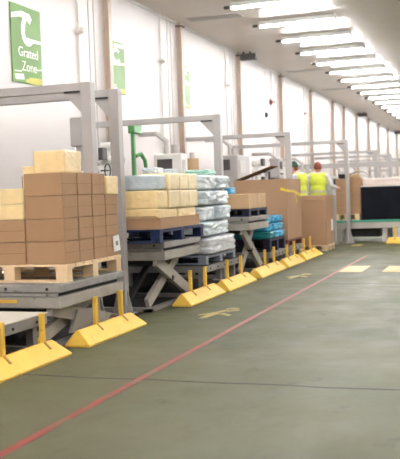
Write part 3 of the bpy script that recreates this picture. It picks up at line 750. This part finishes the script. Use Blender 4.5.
# ---------------------------------------------------------------- people
def capsules(segs, balls=(), voxel=.012, boxes=()):
    bm = B()
    for p, q, r0, r1 in segs:
        p = Vector(p); q = Vector(q)
        tube(bm, [p, p.lerp(q, .5), q], r0, 12, r1)
        ball(bm, p, r0, seg=12); ball(bm, q, r1, seg=12)
    for c, r, sx, sy, sz in balls: ball(bm, c, r, sx, sy, sz, 16)
    return bm
def remesh(o, vox, smooth=4):
    r = o.modifiers.new('remesh', 'REMESH'); r.mode = 'VOXEL'; r.voxel_size = vox; r.use_smooth_shade = True
    s = o.modifiers.new('smooth', 'SMOOTH'); s.iterations = smooth; s.factor = .5
def person(loc, rz, H, label, arms, headwear, lean=0, drop=0):
    """built facing +Y, standing, scaled to H; arms = {side: (elbow, hand)} relative to a 1.8 m figure"""
    t = thing('person', label, 'person', (0,0,0), 'workers in yellow vests')
    k = H/1.8
    S = {}
    segs = []; balls = []
    for s in (-1, 1):
        segs += [((s*.10,0,.92),(s*.105,.01,.50),.085,.058), ((s*.105,.01,.50),(s*.11,-.02,.09),.058,.04), ((s*.11,-.03,.05),(s*.12,.16,.04),.042,.035)]
        sh = Vector((s*.19,0,1.44)); el, ha = (Vector(a) for a in arms[s])
        segs += [((s*.06,0,1.47), sh, .06, .062), (sh, el, .052, .042), (el, ha, .04, .028)]
        d = (ha-el).normalized(); side = d.cross(Vector((0,0,1))).normalized() if abs(d.z) < .95 else Vector((0,1,0))
        palm = ha+d*.05; balls.append((ha+d*.045, .043, 1, 1, 1))
        nrm = d.cross(side).normalized()
        for f, (off, ln) in enumerate(((-.03,.07),(-.01,.082),(.01,.077),(.03,.06))):
            a = ha+d*.08+side*off; b = a+d*ln*.55-nrm*.012; c = b+d*ln*.35-nrm*.03
            segs += [(a-d*.03, b, .0095, .009), (b, c, .009, .0075)]
        a = ha+d*.035+side*-.035; b = a+d*.03-side*.025; segs += [(a, b, .012, .011), (b, b+d*.03-nrm*.01, .011, .009)]
    balls += [((0,0,.95),.15,1.05,.75,.8), ((0,0,1.12),.14,1.0,.72,1.1), ((0,0.01,1.33),.16,1.1,.75,1.1)]
    segs += [((0,-.005,1.44),(0,.02+lean,1.58-drop),.06,.052)]
    balls += [((0,.03,1.69),.098,.80,.98,1.14), ((0,.05,1.63),.07,.85,.95,.9), ((0,.135,1.675),.016,.8,1.2,1.5),
              ((0,.118,1.635),.022,1.1,.5,.4), ((-.03,.118,1.70),.014,1,.6,.8), ((.03,.118,1.70),.014,1,.6,.8), ((-.08,.02,1.68),.024,.4,.8,1.2), ((.08,.02,1.68),.024,.4,.8,1.2)]
    HD = lambda b: [((c[0], c[1]+lean, c[2]-drop), r, *q) for c, r, *q in b]
    balls = [b if b[0][2] < 1.6 or abs(b[0][0]) > .15 else HD([b])[0] for b in balls]
    body = obj('body', capsules(segs, balls), 'skin', t); remesh(body, .0085, 3)
    # clothes
    segs = []
    for s in (-1, 1):
        sh = Vector((s*.19,0,1.44)); el, ha = (Vector(a) for a in arms[s]); cu = el.lerp(ha, .93)
        segs += [((s*.06,0,1.48), sh, .068, .075), (sh, el, .066, .056), (el, cu, .054, .042)]
    o = obj('shirt', capsules(segs, [((0,0,1.12),.15,1.04,.78,1.15), ((0,.01,1.34),.168,1.12,.78,1.1), ((0,0,1.49),.075,1,1,.6)]), 'shirt', t); remesh(o, .014)
    segs = []
    for s in (-1, 1): segs += [((s*.10,0,.92),(s*.105,.01,.50),.105,.078), ((s*.105,.01,.50),(s*.11,-.02,.12),.078,.062)]
    o = obj('trousers', capsules(segs, [((0,0,.94),.17,1.05,.78,.75)]), 'trouser', t); remesh(o, .014)
    bm = B()
    for s in (-1, 1): tube(bm, [(s*.11,-.05,.05),(s*.115,.08,.05),(s*.12,.17,.035)], .056, 12, .042); ball(bm, (s*.11,-.04,.055), .056, 1,1,.95); ball(bm, (s*.12,.17,.04), .042, 1,1,.9); box(bm, s*.115-.05, s*.115+.05, -.09, .2, .0, .025, .005)
    o = obj('boots', bm, 'boot', t)
    v = capsules([((-.13,0,1.445),(.13,0,1.445),.09,.09)], [((0,0,1.02),.185,1.02,.80,.85), ((0,0,1.15),.175,1.04,.80,1.1), ((0,.01,1.34),.19,1.12,.80,1.0)])
    o = obj('hi_vis_vest', v, 'hivis', t); remesh(o, .014)
    bm = B()
    for z in (1.10,):
        ring = []
        N = 24
        for rr, zz in ((1.0, z-.028), (1.0, z+.028)):
            ring.append([bm.verts.new((.196*math.cos(a*2*math.pi/N), .005+.155*math.sin(a*2*math.pi/N), zz)) for a in range(N)])
        for a in range(N): bm.faces.new((ring[0][a], ring[0][(a+1)%N], ring[1][(a+1)%N], ring[1][a]))
    o = obj('reflective_band', bm, 'reflect', t); sm = o.modifiers.new('s', 'SOLIDIFY'); sm.thickness = .006; sm.offset = 1
    if headwear == 'hair':
        bm = B(); ball(bm, (0,.012,1.71),.106,.86,1.0,1.1, 20)
        bmesh.ops.delete(bm, geom=[v for v in bm.verts if v.co.z < 1.635 or (v.co.y > .075 and v.co.z < 1.76)], context='VERTS')
        bmesh.ops.translate(bm, verts=bm.verts[:], vec=(0,lean,-drop)); o = obj('hair', bm, 'hair', t, True); o.modifiers.new('s', 'SOLIDIFY').thickness = .012
    else:
        bm = B(); ball(bm, (0,.022,1.72),.108,.88,1.0,1.08, 20)
        bmesh.ops.delete(bm, geom=[v for v in bm.verts if v.co.z < 1.675], context='VERTS')
        bmesh.ops.translate(bm, verts=bm.verts[:], vec=(0,lean,-drop)); o = obj('knit_hat', bm, 'beanie', t, True); o.modifiers.new('s', 'SOLIDIFY').thickness = .014
        o = obj('hair', ball(B(), (0,-.05+lean,1.655-drop),.06,1.1,.7,.8), 'hair', t, True)
    t.location = loc; t.rotation_euler = (0, 0, rz); t.scale = (k, k, k)
    return t
person((-4.10, 20.65, .15), .15, 1.9, 'person seen from behind in bright yellow vest and pale shirt, behind the tall brown box',
       {-1: ((-.32,-.02,1.19), (-.30,.20,1.02)), 1: ((.30,.06,1.22), (.40,.24,1.17))}, 'hair', .05, .05)
person((-4.42, 20.12, .15), 1.1, 1.9, 'person in a dark green hat and yellow vest, mostly hidden behind the brown boxes',
       {-1: ((-.28,.04,1.18), (-.22,.26,1.06)), 1: ((.27,.04,1.18), (.25,.28,1.08))}, 'hat', .16, .03)
for x, y, l in ((-4.08, 20.68, 'low grey operator step under the person behind the tall brown box'), (-4.70, 20.12, 'low grey operator step under the person in the green hat')):
    t = thing('operator_step', l, 'step', (x, y, 0), 'operator steps')
    obj('step_plate', box(B(), x-.3, x+.3, y-.3, y+.3, .11, .14, .004), 'lift', t)
    for dx in (-.25, .25):
        for dy in (-.25, .25): obj('leg', box(B(), x+dx-.03, x+dx+.03, y+dy-.03, y+dy+.03, 0, .11), 'lift', t)

# ---------------------------------------------------------------- world, camera
w = bpy.data.worlds.new('world'); SC.world = w; w.use_nodes = True
w.node_tree.nodes['Background'].inputs['Color'].default_value = (.9,.93,1,1); w.node_tree.nodes['Background'].inputs['Strength'].default_value = .3

F, yaw, pitch, roll = 866., math.radians(19.08), math.radians(-2.36), math.radians(-1.92)
f = Vector((-math.sin(yaw)*math.cos(pitch), math.cos(yaw)*math.cos(pitch), math.sin(pitch)))
r = Vector((math.cos(yaw), math.sin(yaw), 0)); u = r.cross(f)
r2 = r*math.cos(roll)+u*math.sin(roll); u2 = u*math.cos(roll)-r*math.sin(roll)
cd = bpy.data.cameras.new('camera'); cam = bpy.data.objects.new('camera', cd); COL.objects.link(cam)
mw = Matrix.Identity(4)
for i in range(3): mw[i][0] = r2[i]; mw[i][1] = u2[i]; mw[i][2] = -f[i]
mw.translation = Vector((0, 0, 1.35)); cam.matrix_world = mw
cd.sensor_width = 36; cd.sensor_fit = 'AUTO'; cd.lens = F/459*36; cd.clip_end = 200
cd.dof.use_dof = True; cd.dof.focus_distance = 9.0; cd.dof.aperture_fstop = 2.6
SC.camera = cam
vs = SC.view_settings
vs.view_transform = 'Standard'; vs.look = 'None'; vs.gamma = 1; vs.use_curve_mapping = False; vs.exposure = 2.7
SC.cycles.use_denoising = True
SC.cycles.max_bounces = 8; SC.cycles.diffuse_bounces = 5
